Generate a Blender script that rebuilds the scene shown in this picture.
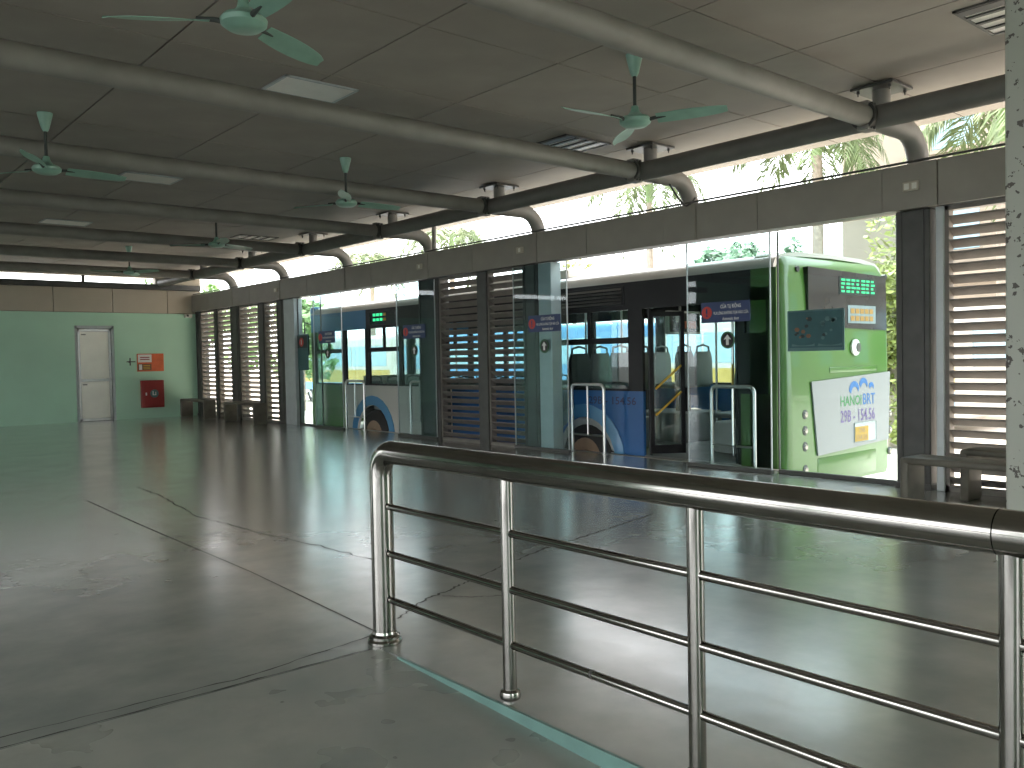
import bpy, bmesh, math, random
from mathutils import Vector, Matrix
random.seed(7)
PI = math.pi
scn = bpy.context.scene
for o in list(bpy.data.objects): bpy.data.objects.remove(o)

# ------------------------------------------------------------------ camera
cam_d = bpy.data.cameras.new('camera')
cam_d.sensor_width = 36.0
cam_d.lens = 866.0 * 36.0 / 1024.0
cam_d.clip_end = 400
cam = bpy.data.objects.new('camera', cam_d)
scn.collection.objects.link(cam)
def _dir(px, py): return Vector(((px-512)/866.0, -(py-384)/866.0, -1.0)).normalized()
_Y = _dir(-225, 372); _X = _dir(1530, 338)
_X = (_X - _Y*_X.dot(_Y)).normalized(); _Z = _X.cross(_Y)
cam.matrix_world = Matrix.Translation((0, 0, 1.3)) @ Matrix((_X, _Y, _Z)).to_4x4()
scn.camera = cam

# ------------------------------------------------------------------ sky, exposure
SKY = 5.0
world = bpy.data.worlds.new('world'); scn.world = world
world.use_nodes = True
wn = world.node_tree.nodes; wl = world.node_tree.links
wn.clear()
wo = wn.new('ShaderNodeOutputWorld'); wb = wn.new('ShaderNodeBackground')
wb.inputs['Color'].default_value = (0.97, 0.985, 1.0, 1); wb.inputs['Strength'].default_value = SKY
wl.new(wb.outputs[0], wo.inputs[0])
sun_d = bpy.data.lights.new('sun', 'SUN'); sun_d.energy = 14.0; sun_d.angle = math.radians(6); sun_d.color = (1, .92, .80)
sun = bpy.data.objects.new('sun', sun_d); scn.collection.objects.link(sun)
sun.rotation_euler = Vector((-0.10, -0.42, -0.90)).to_track_quat('-Z', 'Y').to_euler()
vs = scn.view_settings
vs.view_transform = 'Standard'; vs.look = 'None'; vs.exposure = 0.22; vs.gamma = 1.0; vs.use_curve_mapping = False
cy = scn.cycles
cy.max_bounces = 12; cy.diffuse_bounces = 6; cy.glossy_bounces = 5; cy.transparent_max_bounces = 24
cy.caustics_reflective = False; cy.caustics_refractive = False; cy.sample_clamp_indirect = 6.0

# ------------------------------------------------------------------ materials
MATS = {}
def mat(name, col, rough=.55, metal=0.0, var=.12, scale=6.0, bump=0.0, spec=.5, emit=None, estr=0.0, coat=0.0):
    m = bpy.data.materials.new(name); m.use_nodes = True
    nt = m.node_tree; n = nt.nodes; l = nt.links
    p = n['Principled BSDF']
    p.inputs['Roughness'].default_value = rough; p.inputs['Metallic'].default_value = metal
    p.inputs['Specular IOR Level'].default_value = spec
    p.inputs['Coat Weight'].default_value = coat
    tc = n.new('ShaderNodeTexCoord'); nz = n.new('ShaderNodeTexNoise')
    nz.inputs['Scale'].default_value = scale; nz.inputs['Detail'].default_value = 5
    l.new(tc.outputs['Object'], nz.inputs['Vector'])
    r = n.new('ShaderNodeValToRGB')
    c = list(col)
    r.color_ramp.elements[0].position = .3; r.color_ramp.elements[1].position = .7
    r.color_ramp.elements[0].color = [x*(1-var) for x in c]+[1]
    r.color_ramp.elements[1].color = [min(1, x*(1+var)) for x in c]+[1]
    l.new(nz.outputs['Fac'], r.inputs['Fac']); l.new(r.outputs['Color'], p.inputs['Base Color'])
    if bump:
        b = n.new('ShaderNodeBump'); b.inputs['Strength'].default_value = bump; b.inputs['Distance'].default_value = .01
        l.new(nz.outputs['Fac'], b.inputs['Height']); l.new(b.outputs[0], p.inputs['Normal'])
    if emit:
        p.inputs['Emission Color'].default_value = list(emit)+[1]; p.inputs['Emission Strength'].default_value = estr
    MATS[name] = m
    return m

def glass(name, tint, refl=1.0, dark=0.0):
    m = bpy.data.materials.new(name); m.use_nodes = True
    nt = m.node_tree; n = nt.nodes; l = nt.links; n.clear()
    out = n.new('ShaderNodeOutputMaterial'); mix = n.new('ShaderNodeMixShader')
    tr = n.new('ShaderNodeBsdfTransparent'); gl = n.new('ShaderNodeBsdfGlossy')
    tc = n.new('ShaderNodeTexCoord'); nz = n.new('ShaderNodeTexNoise'); nz.inputs['Scale'].default_value = 1.3
    l.new(tc.outputs['Object'], nz.inputs['Vector'])
    r = n.new('ShaderNodeValToRGB')
    r.color_ramp.elements[0].color = [x*.97 for x in tint]+[1]; r.color_ramp.elements[1].color = list(tint)+[1]
    l.new(nz.outputs['Fac'], r.inputs['Fac']); l.new(r.outputs[0], tr.inputs['Color'])
    gl.inputs['Roughness'].default_value = .02
    lw = n.new('ShaderNodeLayerWeight'); lw.inputs['Blend'].default_value = .5
    pw = n.new('ShaderNodeMath'); pw.operation = 'POWER'; pw.inputs[1].default_value = 5.0
    l.new(lw.outputs['Facing'], pw.inputs[0])
    mu = n.new('ShaderNodeMath'); mu.operation = 'MULTIPLY_ADD'; mu.inputs[1].default_value = .9; mu.inputs[2].default_value = .04*refl
    l.new(pw.outputs[0], mu.inputs[0]); l.new(mu.outputs[0], mix.inputs[0])
    l.new(tr.outputs[0], mix.inputs[1]); l.new(gl.outputs[0], mix.inputs[2]); l.new(mix.outputs[0], out.inputs[0])
    MATS[name] = m
    return m

mat('steel', (.33, .32, .30), .12, 1.0, .12, 9)
mat('brushed', (.55, .55, .53), .3, 1.0, .08, 12)
mat('eaves', (.17, .165, .15), .5, 0, .12, 4, .05)
mat('pipe', (.25, .24, .22), .5, 0, .12, 4, .05)
mat('dark_frame', (.075, .075, .07), .45, 0, .2, 5)
mat('header', (.30, .28, .245), .5, 0, .08, 3)
mat('alu', (.50, .54, .55), .4, .2, .08, 5)
mat('slat', (.21, .19, .17), .55, 0, .15, 5)
mat('ceil_panel', (.34, .31, .275), .7, 0, .07, 2.2)
mat('ceil_gap', (.07, .065, .055), .9)
mat('clad', (.50, .45, .37), .55, 0, .06, 2)
mat('door_skin', (.85, .83, .74), .3, .35, .05, 3)
mat('fan_green', (.27, .47, .38), .35, 0, .1, 8)
mat('fan_dark', (.05, .06, .055), .5)
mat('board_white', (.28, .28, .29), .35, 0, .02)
mat('white_plastic', (.78, .77, .72), .45, 0, .05)
mat('light_panel', (.85, .83, .78), .35, 0, .04)
mat('bench', (.13, .12, .095), .5, 0, .2, 7)
mat('black', (.02, .02, .022), .5)
mat('rubber', (.025, .024, .023), .8)
mat('navy', (.035, .06, .16), .45)
mat('red', (.62, .06, .05), .45)
mat('dark_red', (.28, .025, .025), .45)
mat('orange', (.75, .17, .07), .5)
mat('white', (.82, .82, .80), .45, 0, .03)
mat('poster_teal', (.03, .11, .12), .4)
mat('poster_light', (.09, .19, .20), .45)
mat('poster_mark', (.02, .035, .035), .5)
mat('poster_tan', (.22, .12, .07), .5)
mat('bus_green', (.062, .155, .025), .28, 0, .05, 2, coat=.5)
mat('bus_blue', (.03, .125, .33), .4, 0, .06, 2, coat=.05, spec=.3)
mat('bus_light_blue', (.075, .24, .44), .3, 0, .06, 2, coat=.4)
mat('bus_white', (.50, .49, .45), .3, 0, .05, 2, coat=.4)
mat('bus_black', (.02, .02, .022), .45, 0, .2, 2, spec=.25)
mat('bus_floor', (.32, .33, .32), .5)
mat('bus_inner', (.36, .37, .35), .6)
mat('seat', (.17, .18, .175), .55)
mat('coach_yellow', (.42, .30, .07), .5)
mat('yellow', (.80, .52, .08), .4)
mat('plate_yellow', (.45, .27, .03), .4)
mat('rim', (.32, .22, .15), .5, .4)
mat('logo_blue', (.03, .14, .38), .4, 0, .02)
mat('logo_green', (.05, .23, .08), .4, 0, .02)
mat('number_purple', (.14, .09, .26), .4, 0, .02)
mat('side_number', (.015, .03, .10), .4, 0, .02)
mat('lamp_glass', (.45, .40, .36), .15, .5)
mat('led_green', (.02, .3, .1), .4, emit=(.05, .9, .35), estr=1.0)
mat('led_back', (.02, .03, .03), .2)
mat('rear_glass', (.035, .032, .035), .08, 0, .3, 2, spec=.4)
mat('tan_print', (.36, .20, .05), .4)
mat('sticker', (.20, .26, .28), .3)
mat('trunk', (.30, .26, .21), .8, 0, .25, 8, .3)
mat('crownshaft', (.20, .30, .12), .6)
mat('frond', (.12, .17, .07), .6, 0, .3, 3)
mat('leaf', (.13, .24, .07), .6, 0, .35, 3)
mat('leaf_yellow', (.20, .23, .05), .6, 0, .3, 3)
mat('leaf_dark', (.09, .18, .10), .6, 0, .3, 2)
mat('ground', (.55, .50, .44), .85, 0, .1, .6)
mat('dark_ground', (.10, .10, .10), .9)  # ground out of view, made dark to cut bounce onto the ceiling
mat('building', (.33, .285, .23), .8, 0, .08, .8)
mat('win_dark', (.10, .12, .13), .15)
mat('win_blue', (.30, .46, .55), .12)  # reflected sky is put into the base colour of these panes
mat('teal_paint', (.15, .27, .245), .4, 0, .15, 5, .05)
mat('crack', (.035, .035, .03), .9)
mat('plaster', (.40, .42, .38), .7)
glass('glass_door', (.84, .92, .93), 1.0)
glass('glass_bus', (.80, .88, .88), 1.2)

def teal_wall():
    m = mat('wall_teal', (.50, .78, .61), .42, 0, .06, .8)
    return m
teal_wall()

def floor_mat(name, base, joints, scuff=0.0):
    m = bpy.data.materials.new(name); m.use_nodes = True
    nt = m.node_tree; n = nt.nodes; l = nt.links; p = n['Principled BSDF']
    geo = n.new('ShaderNodeNewGeometry')
    def noise(s, d=6, rough=.6):
        z = n.new('ShaderNodeTexNoise'); z.inputs['Scale'].default_value = s; z.inputs['Detail'].default_value = d
        z.inputs['Roughness'].default_value = rough
        l.new(geo.outputs['Position'], z.inputs['Vector']); return z
    a = noise(.55); b = noise(2.6, 5, .55); c = noise(2.2, 3)
    r1 = n.new('ShaderNodeValToRGB'); e = r1.color_ramp.elements
    e[0].position = .36; e[1].position = .64
    e[0].color = (base[0]*.72, base[1]*.76, base[2]*.75, 1); e[1].color = (base[0]*1.22, base[1]*1.17, base[2]*1.10, 1)
    mx = n.new('ShaderNodeMath'); mx.operation = 'MULTIPLY_ADD'; mx.inputs[1].default_value = .38
    l.new(b.outputs['Fac'], mx.inputs[0]); 
    sc_ = n.new('ShaderNodeMath'); sc_.operation = 'MULTIPLY'; sc_.inputs[1].default_value = .62
    l.new(a.outputs['Fac'], sc_.inputs[0]); l.new(sc_.outputs[0], mx.inputs[2]); l.new(mx.outputs[0], r1.inputs['Fac'])
    # dirty scuffs
    r2 = n.new('ShaderNodeValToRGB'); r2.color_ramp.elements[0].position = .52; r2.color_ramp.elements[1].position = .82
    r2.color_ramp.elements[0].color = (0, 0, 0, 1); r2.color_ramp.elements[1].color = (scuff, scuff, scuff, 1)
    s = noise(1.7, 9, .75); l.new(s.outputs['Fac'], r2.inputs['Fac'])
    mixc = n.new('ShaderNodeMix'); mixc.data_type = 'RGBA'
    l.new(r2.outputs[0], mixc.inputs[0]); l.new(r1.outputs[0], mixc.inputs[6])
    mixc.inputs[7].default_value = (base[0]*.55, base[1]*.52, base[2]*.48, 1)
    l.new(mixc.outputs[2], p.inputs['Base Color'])
    rr = n.new('ShaderNodeMapRange'); rr.inputs[1].default_value = .3; rr.inputs[2].default_value = .7
    rr.inputs[3].default_value = joints[0]; rr.inputs[4].default_value = joints[1]
    l.new(c.outputs['Fac'], rr.inputs[0]); l.new(rr.outputs[0], p.inputs['Roughness'])
    bp = n.new('ShaderNodeBump'); bp.inputs['Strength'].default_value = .085; bp.inputs['Distance'].default_value = .02
    bn = noise(5.0, 3, .5); l.new(bn.outputs['Fac'], bp.inputs['Height']); l.new(bp.outputs[0], p.inputs['Normal'])
    p.inputs['Specular IOR Level'].default_value = .9
    p.inputs['Coat Weight'].default_value = .9 if not scuff else .2; p.inputs['Coat Roughness'].default_value = .22; p.inputs['Coat IOR'].default_value = 1.6
    l.new(bp.outputs[0], p.inputs['Coat Normal'])
    MATS[name] = m
floor_mat('floor', (.37, .395, .385), (.16, .24))
floor_mat('ramp', (.40, .415, .39), (.24, .36), .6)

# ------------------------------------------------------------------ mesh helpers
col = scn.collection
WO = {}
class B:
    def __init__(s): s.bm = bmesh.new()
    def box(s, x0, x1, y0, y1, z0, z1, bevel=0.0, seg=2):
        t = bmesh.new() if bevel else s.bm
        v = [t.verts.new((x, y, z)) for x in (x0, x1) for y in (y0, y1) for z in (z0, z1)]
        for f in ((0,1,3,2), (4,6,7,5), (0,4,5,1), (2,3,7,6), (0,2,6,4), (1,5,7,3)): t.faces.new([v[i] for i in f])
        if bevel:
            bmesh.ops.bevel(t, geom=list(t.edges), offset=bevel, segments=seg, affect='EDGES', profile=.5)
            s.merge(t)
        return s
    def merge(s, t):
        me = bpy.data.meshes.new('tmp'); t.to_mesh(me); t.free(); s.bm.from_mesh(me); bpy.data.meshes.remove(me)
    def ring(s, c, u, w, r, seg):
        return [s.bm.verts.new(c + (u*math.cos(2*PI*i/seg) + w*math.sin(2*PI*i/seg))*r) for i in range(seg)]
    def tube(s, pts, r, seg=12, cap=True):
        pts = [Vector(p) for p in pts]; rs = r if isinstance(r, (list, tuple)) else [r]*len(pts)
        rings = []; up = None
        for i, p in enumerate(pts):
            d = (pts[min(i+1, len(pts)-1)] - pts[max(i-1, 0)]).normalized()
            if up is None:
                up = Vector((0, 0, 1)) if abs(d.z) < .9 else Vector((1, 0, 0))
            u = (up - d*up.dot(d)).normalized(); w = d.cross(u); up = u
            rings.append(s.ring(p, u, w, rs[i], seg))
        for a, b in zip(rings, rings[1:]):
            for i in range(seg): s.bm.faces.new((a[i], a[(i+1) % seg], b[(i+1) % seg], b[i]))
        if cap:
            s.bm.faces.new(rings[0][::-1]); s.bm.faces.new(rings[-1])
        return s
    def lathe(s, c, prof, seg=20, axis='Z'):
        c = Vector(c)
        U, W, D = {'Z': (Vector((1,0,0)), Vector((0,1,0)), Vector((0,0,1))), 'X': (Vector((0,1,0)), Vector((0,0,1)), Vector((1,0,0))), 'Y': (Vector((0,0,1)), Vector((1,0,0)), Vector((0,1,0)))}[axis]
        rings = [s.ring(c + D*h, U, W, max(r, 1e-4), seg) for r, h in prof]
        for a, b in zip(rings, rings[1:]):
            for i in range(seg): s.bm.faces.new((a[i], a[(i+1) % seg], b[(i+1) % seg], b[i]))
        s.bm.faces.new(rings[0][::-1]); s.bm.faces.new(rings[-1])
        return s
    def prism(s, poly, axis, a0, a1):
        # poly: 2D points; axis 'X': (y,z); 'Y': (x,z); 'Z': (x,y)
        def P(q, a): return {'X': (a, q[0], q[1]), 'Y': (q[0], a, q[1]), 'Z': (q[0], q[1], a)}[axis]
        A = [s.bm.verts.new(P(q, a0)) for q in poly]; C = [s.bm.verts.new(P(q, a1)) for q in poly]
        s.bm.faces.new(A[::-1]); s.bm.faces.new(C)
        k = len(poly)
        for i in range(k): s.bm.faces.new((A[i], A[(i+1) % k], C[(i+1) % k], C[i]))
        return s
    def quad(s, *pts):
        s.bm.faces.new([s.bm.verts.new(p) for p in pts]); return s
    def mesh(s, name, origin=None, smooth=None):
        bmesh.ops.recalc_face_normals(s.bm, faces=list(s.bm.faces))
        if origin is not None:
            bmesh.ops.translate(s.bm, verts=list(s.bm.verts), vec=-Vector(origin))
        me = bpy.data.meshes.new(name); s.bm.to_mesh(me); s.bm.free()
        if smooth is not None:
            for p in me.polygons: p.use_smooth = True
            try: me.set_sharp_from_angle(angle=math.radians(smooth))
            except Exception: pass
        return me

def link(name, me, m, loc, parent=None):
    o = bpy.data.objects.new(name, me); col.objects.link(o)
    if m is not None and me is not None and not me.materials: me.materials.append(MATS[m])
    loc = Vector(loc)
    WO[o.name] = loc
    if parent is not None:
        o.parent = parent; o.location = loc - WO[parent.name]
    else: o.location = loc
    return o
def build(b, name, m, parent=None, smooth=35, origin=None):
    """b has world coordinates; the object's origin sits at its base centre"""
    vs_ = b.bm.verts
    if origin is None:
        xs = [v.co.x for v in vs_]; ys = [v.co.y for v in vs_]; zs = [v.co.z for v in vs_]
        origin = Vector(((min(xs)+max(xs))/2, (min(ys)+max(ys))/2, min(zs)))
    return link(name, b.mesh(name, origin, smooth), m, origin, parent)
def tag(o, label=None, cat=None, group=None, kind=None):
    if label: o['label'] = label
    if cat: o['category'] = cat
    if group: o['group'] = group
    if kind: o['kind'] = kind
    return o
def thing(name, loc, label, cat, group=None, kind=None):
    o = bpy.data.objects.new(name, None); col.objects.link(o); o.location = loc
    o.empty_display_size = .2
    WO[o.name] = Vector(loc)
    return tag(o, label, cat, group, kind)

def text(name, string, m, parent, center, face, width, height, depth=.002):
    cu = bpy.data.curves.new('t', 'FONT'); cu.body = string; cu.size = 1; cu.extrude = 0; cu.resolution_u = 2; cu.offset = .012
    ob = bpy.data.objects.new('t', cu); col.objects.link(ob)
    dg = bpy.context.evaluated_depsgraph_get()
    me = bpy.data.meshes.new_from_object(ob.evaluated_get(dg))
    bpy.data.objects.remove(ob); bpy.data.curves.remove(cu)
    xs = [v.co.x for v in me.vertices]; ys = [v.co.y for v in me.vertices]
    cx, cyy = (min(xs)+max(xs))/2, (min(ys)+max(ys))/2
    sx = width/(max(xs)-min(xs)); sy = height/(max(ys)-min(ys))
    for v in me.vertices:
        a, b = (v.co.x-cx)*sx, (v.co.y-cyy)*sy
        v.co = (a, 0, b) if face == '-Y' else (0, -a, b)
    me.name = name
    me.materials.clear()
    return link(name, me, m, center, parent)

ORD = ['nearest', 'second', 'third', 'fourth', 'fifth', 'sixth', 'seventh', 'eighth']

# ------------------------------------------------------------------ constants
WX = 8.15          # glazing line
ZC = 3.60          # ceiling
YF = 21.8          # far wall
PITCH = 2.625
BY = [3.70 + PITCH*i for i in range(7)]
XL, YB = -6.2, -5.6
GZ = -0.60         # road level

# ------------------------------------------------------------------ floor, ramp
b = B()
RX0, RX1, RY = -2.4, 2.04, 3.36
b.box(XL, 8.45, RY, YF+.2, -.3, 0).box(RX1, 8.45, YB, RY, -.3, 0).box(XL, RX0, YB, RY, -.3, 0)
floor = tag(build(b, 'floor', 'floor', None, None), 'polished grey concrete hall floor with cracks', 'floor', kind='structure')
b = B()
b.prism([(RY, 0.0), (YB, -(RY-YB)*.04), (YB, -.9), (RY, -.3)], 'X', RX0, RX1-.004)
tag(build(b, 'ramp', 'ramp', None, None), 'dull grey concrete ramp sloping down in the foreground', 'ramp', kind='structure')
b = B()
b.prism([(3.20, .001), (3.20, -.006), (YB, -.5), (YB, .001)], 'X', RX1-.010, RX1+.004)
tag(build(b, 'trim_1', 'teal_paint', None, None), 'teal painted edge strip between ramp and raised floor', 'trim', kind='structure')
# cracks and saw joints, thin fillings flush in the floor
def crack(pts, w, rough, name='crack', sub=14):
    b = B(); out = []
    for p, q in zip(pts, pts[1:]):
        for i in range(sub):
            t = i/sub; out.append(Vector((p[0]+(q[0]-p[0])*t, p[1]+(q[1]-p[1])*t, 0)))
    out.append(Vector((pts[-1][0], pts[-1][1], 0)))
    L = []; R = []
    for i, p in enumerate(out):
        d = (out[min(i+1, len(out)-1)]-out[max(i-1, 0)]).normalized(); nrm = Vector((-d.y, d.x, 0))
        j = random.uniform(-rough, rough); ww = w*(1 if not rough else random.uniform(.35, 1.5))
        c = p + nrm*j
        L.append(b.bm.verts.new(c+nrm*ww/2+Vector((0,0,.0015)))); R.append(b.bm.verts.new(c-nrm*ww/2+Vector((0,0,.0015))))
    for i in range(len(L)-1): b.bm.faces.new((L[i], L[i+1], R[i+1], R[i]))
    return build(b, name, 'crack', floor, None)
crack([(2.2, 3.62), (2.36, 3.69), (2.63, 3.86), (2.85, 3.93), (3.07, 4.02), (3.39, 4.14), (3.89, 4.31), (4.35, 4.40), (4.9, 4.52), (5.47, 4.65)], .013, .012)
crack([(2.75, 3.86), (2.85, 3.72), (3.05, 3.6)], .007, .008)
crack([(2.9, 9.6), (2.88, 8.84), (2.7, 7.3), (2.77, 6.44), (2.92, 5.16), (2.92, 4.7)], .009, .02)
crack([(2.25, 9.0), (2.22, 7.31), (2.21, 5.14), (2.15, 3.58)], .008, 0, 'saw_joint', 3)
crack([(-.6, 3.45), (.56, 3.47), (1.45, 3.43), (2.13, 3.54)], .008, .006)
crack([(-.6, 3.375), (.53, 3.37), (1.47, 3.375), (2.0, 3.37)], .010, .004)

# ------------------------------------------------------------------ ceiling with panels
b = B(); b.box(XL, 9.05, YB, YF+.2, ZC+.02, ZC+.22)
ceiling = tag(build(b, 'ceiling', 'ceil_gap', None, None), 'low ceiling of large square panels', 'ceiling', kind='structure')
PX, PY = 1.27, 1.3125
sx = [7.30 - PX*i for i in range(-2, 11)]; sy = [3.66 + PY*i for i in range(-7, 15)]
b = B(); g = .007
b.box(g, PX-g, g, PY-g, 0, .018)
pm = b.mesh('ceiling_panel')
for x in sx:
    for y in sy:
        x0, x1 = max(x-PX, XL), min(x, 9.05); y0, y1 = max(y, YB), min(y+PY, YF+.1)
        if x1-x0 < .1 or y1-y0 < .1: continue
        if y < -1.5 or x < -3: 
            continue
        if abs((x1-x0)-PX) < .01 and abs((y1-y0)-PY) < .01:
            link('ceiling_panel', pm, 'ceil_panel', (x0, y0, ZC+random.uniform(0, .003)), ceiling)
        else:
            bb = B(); bb.box(x0+g, x1-g, y0+g, y1-g, ZC, ZC+.018); build(bb, 'ceiling_panel', 'ceil_panel', ceiling, None)
bb = B()
for x in sx:
    for y in sy:
        x0, x1 = max(x-PX, XL), min(x, 9.05); y0, y1 = max(y, YB), min(y+PY, YF+.1)
        if x1-x0 < .1 or y1-y0 < .1: continue
        if y < -1.5 or x < -3: bb.box(x0+g, x1-g, y0+g, y1-g, ZC, ZC+.018)
tag(build(bb, 'panel_field', 'ceil_panel', ceiling, None), kind='stuff')

# ------------------------------------------------------------------ far wall
DX0, DX1, DZ = 5.30, 6.16, 2.24
b = B()
b.box(XL, DX0, YF, YF+.2, 0, 2.55).box(DX1, WX+.1, YF, YF+.2, 0, 2.55).box(DX0, DX1, YF, YF+.2, DZ, 2.55)
wall_far = tag(build(b, 'wall_far', 'wall_teal', None, None), 'pale green painted end wall', 'wall', kind='structure')
tt = tag(thing('trim_2', (1, YF, 2.55), 'row of beige cladding panels above the green wall', 'trim', kind='structure'), None)
for i in range(-7, 4):
    x0 = 4.87+1.275*i - 1.275 + .008; x1 = min(x0+1.275-.014, WX+.1)
    if x1 - x0 < .1 or x0 < XL-.2: continue
    bb = B(); bb.box(max(x0, XL), x1, YF-.02, YF+.06, 2.556, 3.12, .006, 1); build(bb, 'cladding_panel', 'clad', tt)
b = B(); b.box(XL, WX+.1, YF+.062, YF+.2, 2.552, 3.26)
tag(build(b, 'trim_5', 'dark_frame', None, None), 'dark backing added behind the beige cladding panels to block light leaks', 'trim', kind='structure')  # added so that daylight does not leak through the panel joints
b = B(); b.box(XL, WX+.1, YF-.02, YF+.2, 3.41, ZC+.02); b.box(7.15, WX+.1, YF-.02, YF+.2, 3.26, 3.41)
tag(build(b, 'trim_6', 'clad', None, None), 'beige fascia above the daylight slot', 'trim', kind='structure')
b = B(); b.box(XL, WX+.1, YF-.06, YF+.12, 3.125, 3.26, .01, 1)
tag(build(b, 'trim_3', 'dark_frame'), 'dark steel rail below the daylight slot on the end wall', 'trim', kind='structure')
# daylight slot remains open between z 3.24 and the ceiling, with slim mullions
for i, x in enumerate([-4.5, -2, .5, 3.0, 5.5]):
    b = B(); b.box(x, x+.06, YF+.02, YF+.08, 3.255, 3.415)
    tag(build(b, 'slot_mullion', 'dark_frame'), 'slim dark mullion in the daylight slot, number %d from the left' % (i+1), 'mullion', 'slot mullions', 'structure')

# door in far wall
d = thing('door_1', ((DX0+DX1)/2, YF+.1, 0), 'pale two panel metal door in the green wall', 'door', kind='structure')
b = B(); y0, y1 = YF+.02, YF+.16
b.box(DX0, DX0+.06, y0, y1, 0, DZ).box(DX1-.06, DX1, y0, y1, 0, DZ).box(DX0, DX1, y0, y1, DZ-.07, DZ)
build(b, 'door_frame', 'alu', d)
lx0, lx1 = DX0+.07, DX1-.07
b = B(); b.box(lx0, lx0+.05, y0+.02, y0+.07, .01, DZ-.08).box(lx1-.05, lx1, y0+.02, y0+.07, .01, DZ-.08)
for z in (.01, .93, DZ-.14): b.box(lx0, lx1, y0+.02, y0+.07, z, z+.06)
leaf = build(b, 'door_leaf', 'brushed', d)
b = B(); b.box(DX0, DX1, YF+.16, YF+.2, 0, DZ); build(b, 'door_back', 'dark_frame', d)  # dark sheet added to stop sky leaking around the leaf
for z0, z1 in ((.07, .93), (.99, DZ-.14)):
    b = B(); b.box(lx0+.05, lx1-.05, y0+.035, y0+.055, z0, z1, .006, 1); build(b, 'door_panel', 'door_skin', leaf)
    b = B(); b.box(lx0+.08, lx0+.18, y0+.03, y0+.036, z1-.08, z1-.055); build(b, 'sticker', 'dark_frame', leaf)
b = B(); b.tube([(lx1-.03, y0+.02, 1.0), (lx1-.03, y0-.03, 1.0), (lx1-.13, y0-.03, 1.0)], .01, 8); build(b, 'door_handle', 'brushed', leaf)

# fire notice + hose cabinet + camera
s = thing('fire_notice', (6.97, YF, 1.14), 'orange and white fire notice board on the green wall', 'sign')
b = B(); b.box(6.66, 7.29, YF-.02, YF, 1.14, 1.57, .004, 1); build(b, 'board', 'orange', s)
b = B(); b.box(6.68, 7.0, YF-.026, YF-.019, 1.36, 1.55); w = build(b, 'notice_sheet', 'white', s)
for z in (1.42, 1.47):
    b = B(); b.box(6.73, 6.95, YF-.030, YF-.025, z, z+.022); build(b, 'print_line', 'dark_red', w)
b = B(); b.box(6.68, 6.99, YF-.026, YF-.019, 1.17, 1.32); w = build(b, 'notice_list', 'poster_tan', s)
for k in range(3):
    b = B(); b.box(6.80, 6.96, YF-.030, YF-.025, 1.195+.04*k, 1.21+.04*k); build(b, 'print_line', 'yellow', w)
b = B(); b.box(6.70, 6.77, YF-.030, YF-.025, 1.18, 1.31); build(b, 'print_block', 'white', w)
s = thing('wall_valve', (6.5, YF, 1.36), 'small dark valve beside the orange fire notice', 'valve')
b = B(); b.tube([(6.48, YF, 1.38), (6.48, YF-.09, 1.38)], .022, 10); build(b, 'stem', 'dark_frame', s)
b = B(); b.tube([(6.40, YF-.09, 1.38), (6.60, YF-.09, 1.38)], .012, 8).tube([(6.48, YF-.09, 1.29), (6.48, YF-.09, 1.47)], .014, 8); build(b, 'handle', 'dark_frame', s)
s = thing('hose_cabinet', (6.96, YF, .26), 'dark red fire hose cabinet hung low on the green wall', 'fire cabinet')
b = B(); b.box(6.72, 7.24, YF-.14, YF, .26, .92, .012, 2); build(b, 'case', 'dark_red', s)
b = B(); b.box(6.75, 7.21, YF-.155, YF-.138, .29, .89, .008, 1); cd = build(b, 'cabinet_door', 'red', s); cd.active_material = MATS['dark_red']
b = B(); b.lathe((7.0, YF-.155, .60), [(.10, 0), (.10, -.006), (.085, -.008)], 20, 'Y'); build(b, 'round_window', 'poster_light', cd)
b = B(); b.box(6.96, 7.04, YF-.17, YF-.155, .56, .575).box(6.955, 6.975, YF-.17, YF-.155, .56, .66).box(7.02, 7.035, YF-.17, YF-.155, .56, .64); build(b, 'emblem', 'white', cd)
b = B(); b.box(6.79, 6.82, YF-.185, YF-.155, .56, .63, .006, 1); build(b, 'latch', 'brushed', cd)
s = thing('security_camera', (7.9, YF, 2.46), 'small white security camera in the upper wall corner', 'camera')
b = B(); b.box(7.86, 7.94, YF-.03, YF, 2.46, 2.54, .006, 1); build(b, 'bracket', 'white_plastic', s)
b = B(); b.box(7.80, 7.98, YF-.17, YF-.03, 2.455, 2.54, .02, 2); bd = build(b, 'housing', 'white_plastic', s)
b = B(); b.lathe((7.86, YF-.17, 2.50), [(.028, 0), (.028, -.012), (.02, -.014)], 14, 'Y'); build(b, 'lens', 'black', bd)

# opposite side of the hall (out of view): header and columns like the right side, plus an added solid stretch; entrance behind the camera
b = B(); b.box(XL-.2, XL, YB, YF+.2, 2.6, 2.92)
b.box(XL-.2, XL, 8.9, 17.2, 0, ZC+.1)  # solid stretch added to keep bright openings out of the door glass reflections
for k in (0, 1, 2, 3, 4, 9): b.box(XL-.2, XL, -4.3+2.625*k-.15, -4.3+2.625*k+.15, 0, 2.6)
tag(build(b, 'wall_left', 'wall_teal', None, None), 'unseen opposite header and columns, with a solid stretch added to block reflections', 'wall', kind='structure')
b = B(); b.box(XL-.2, -1.1, YB-.2, YB, -.6, ZC+.2).box(1.1, WX+.1, YB-.2, YB, -.6, ZC+.2).box(-1.1, 1.1, YB-.2, YB, 1.8, ZC+.2)  # unseen opening kept small to cut light on the beams from behind
tag(build(b, 'wall_back', 'wall_teal', None, None), 'pale green wall with the entrance behind the camera', 'wall', kind='structure')

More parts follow.
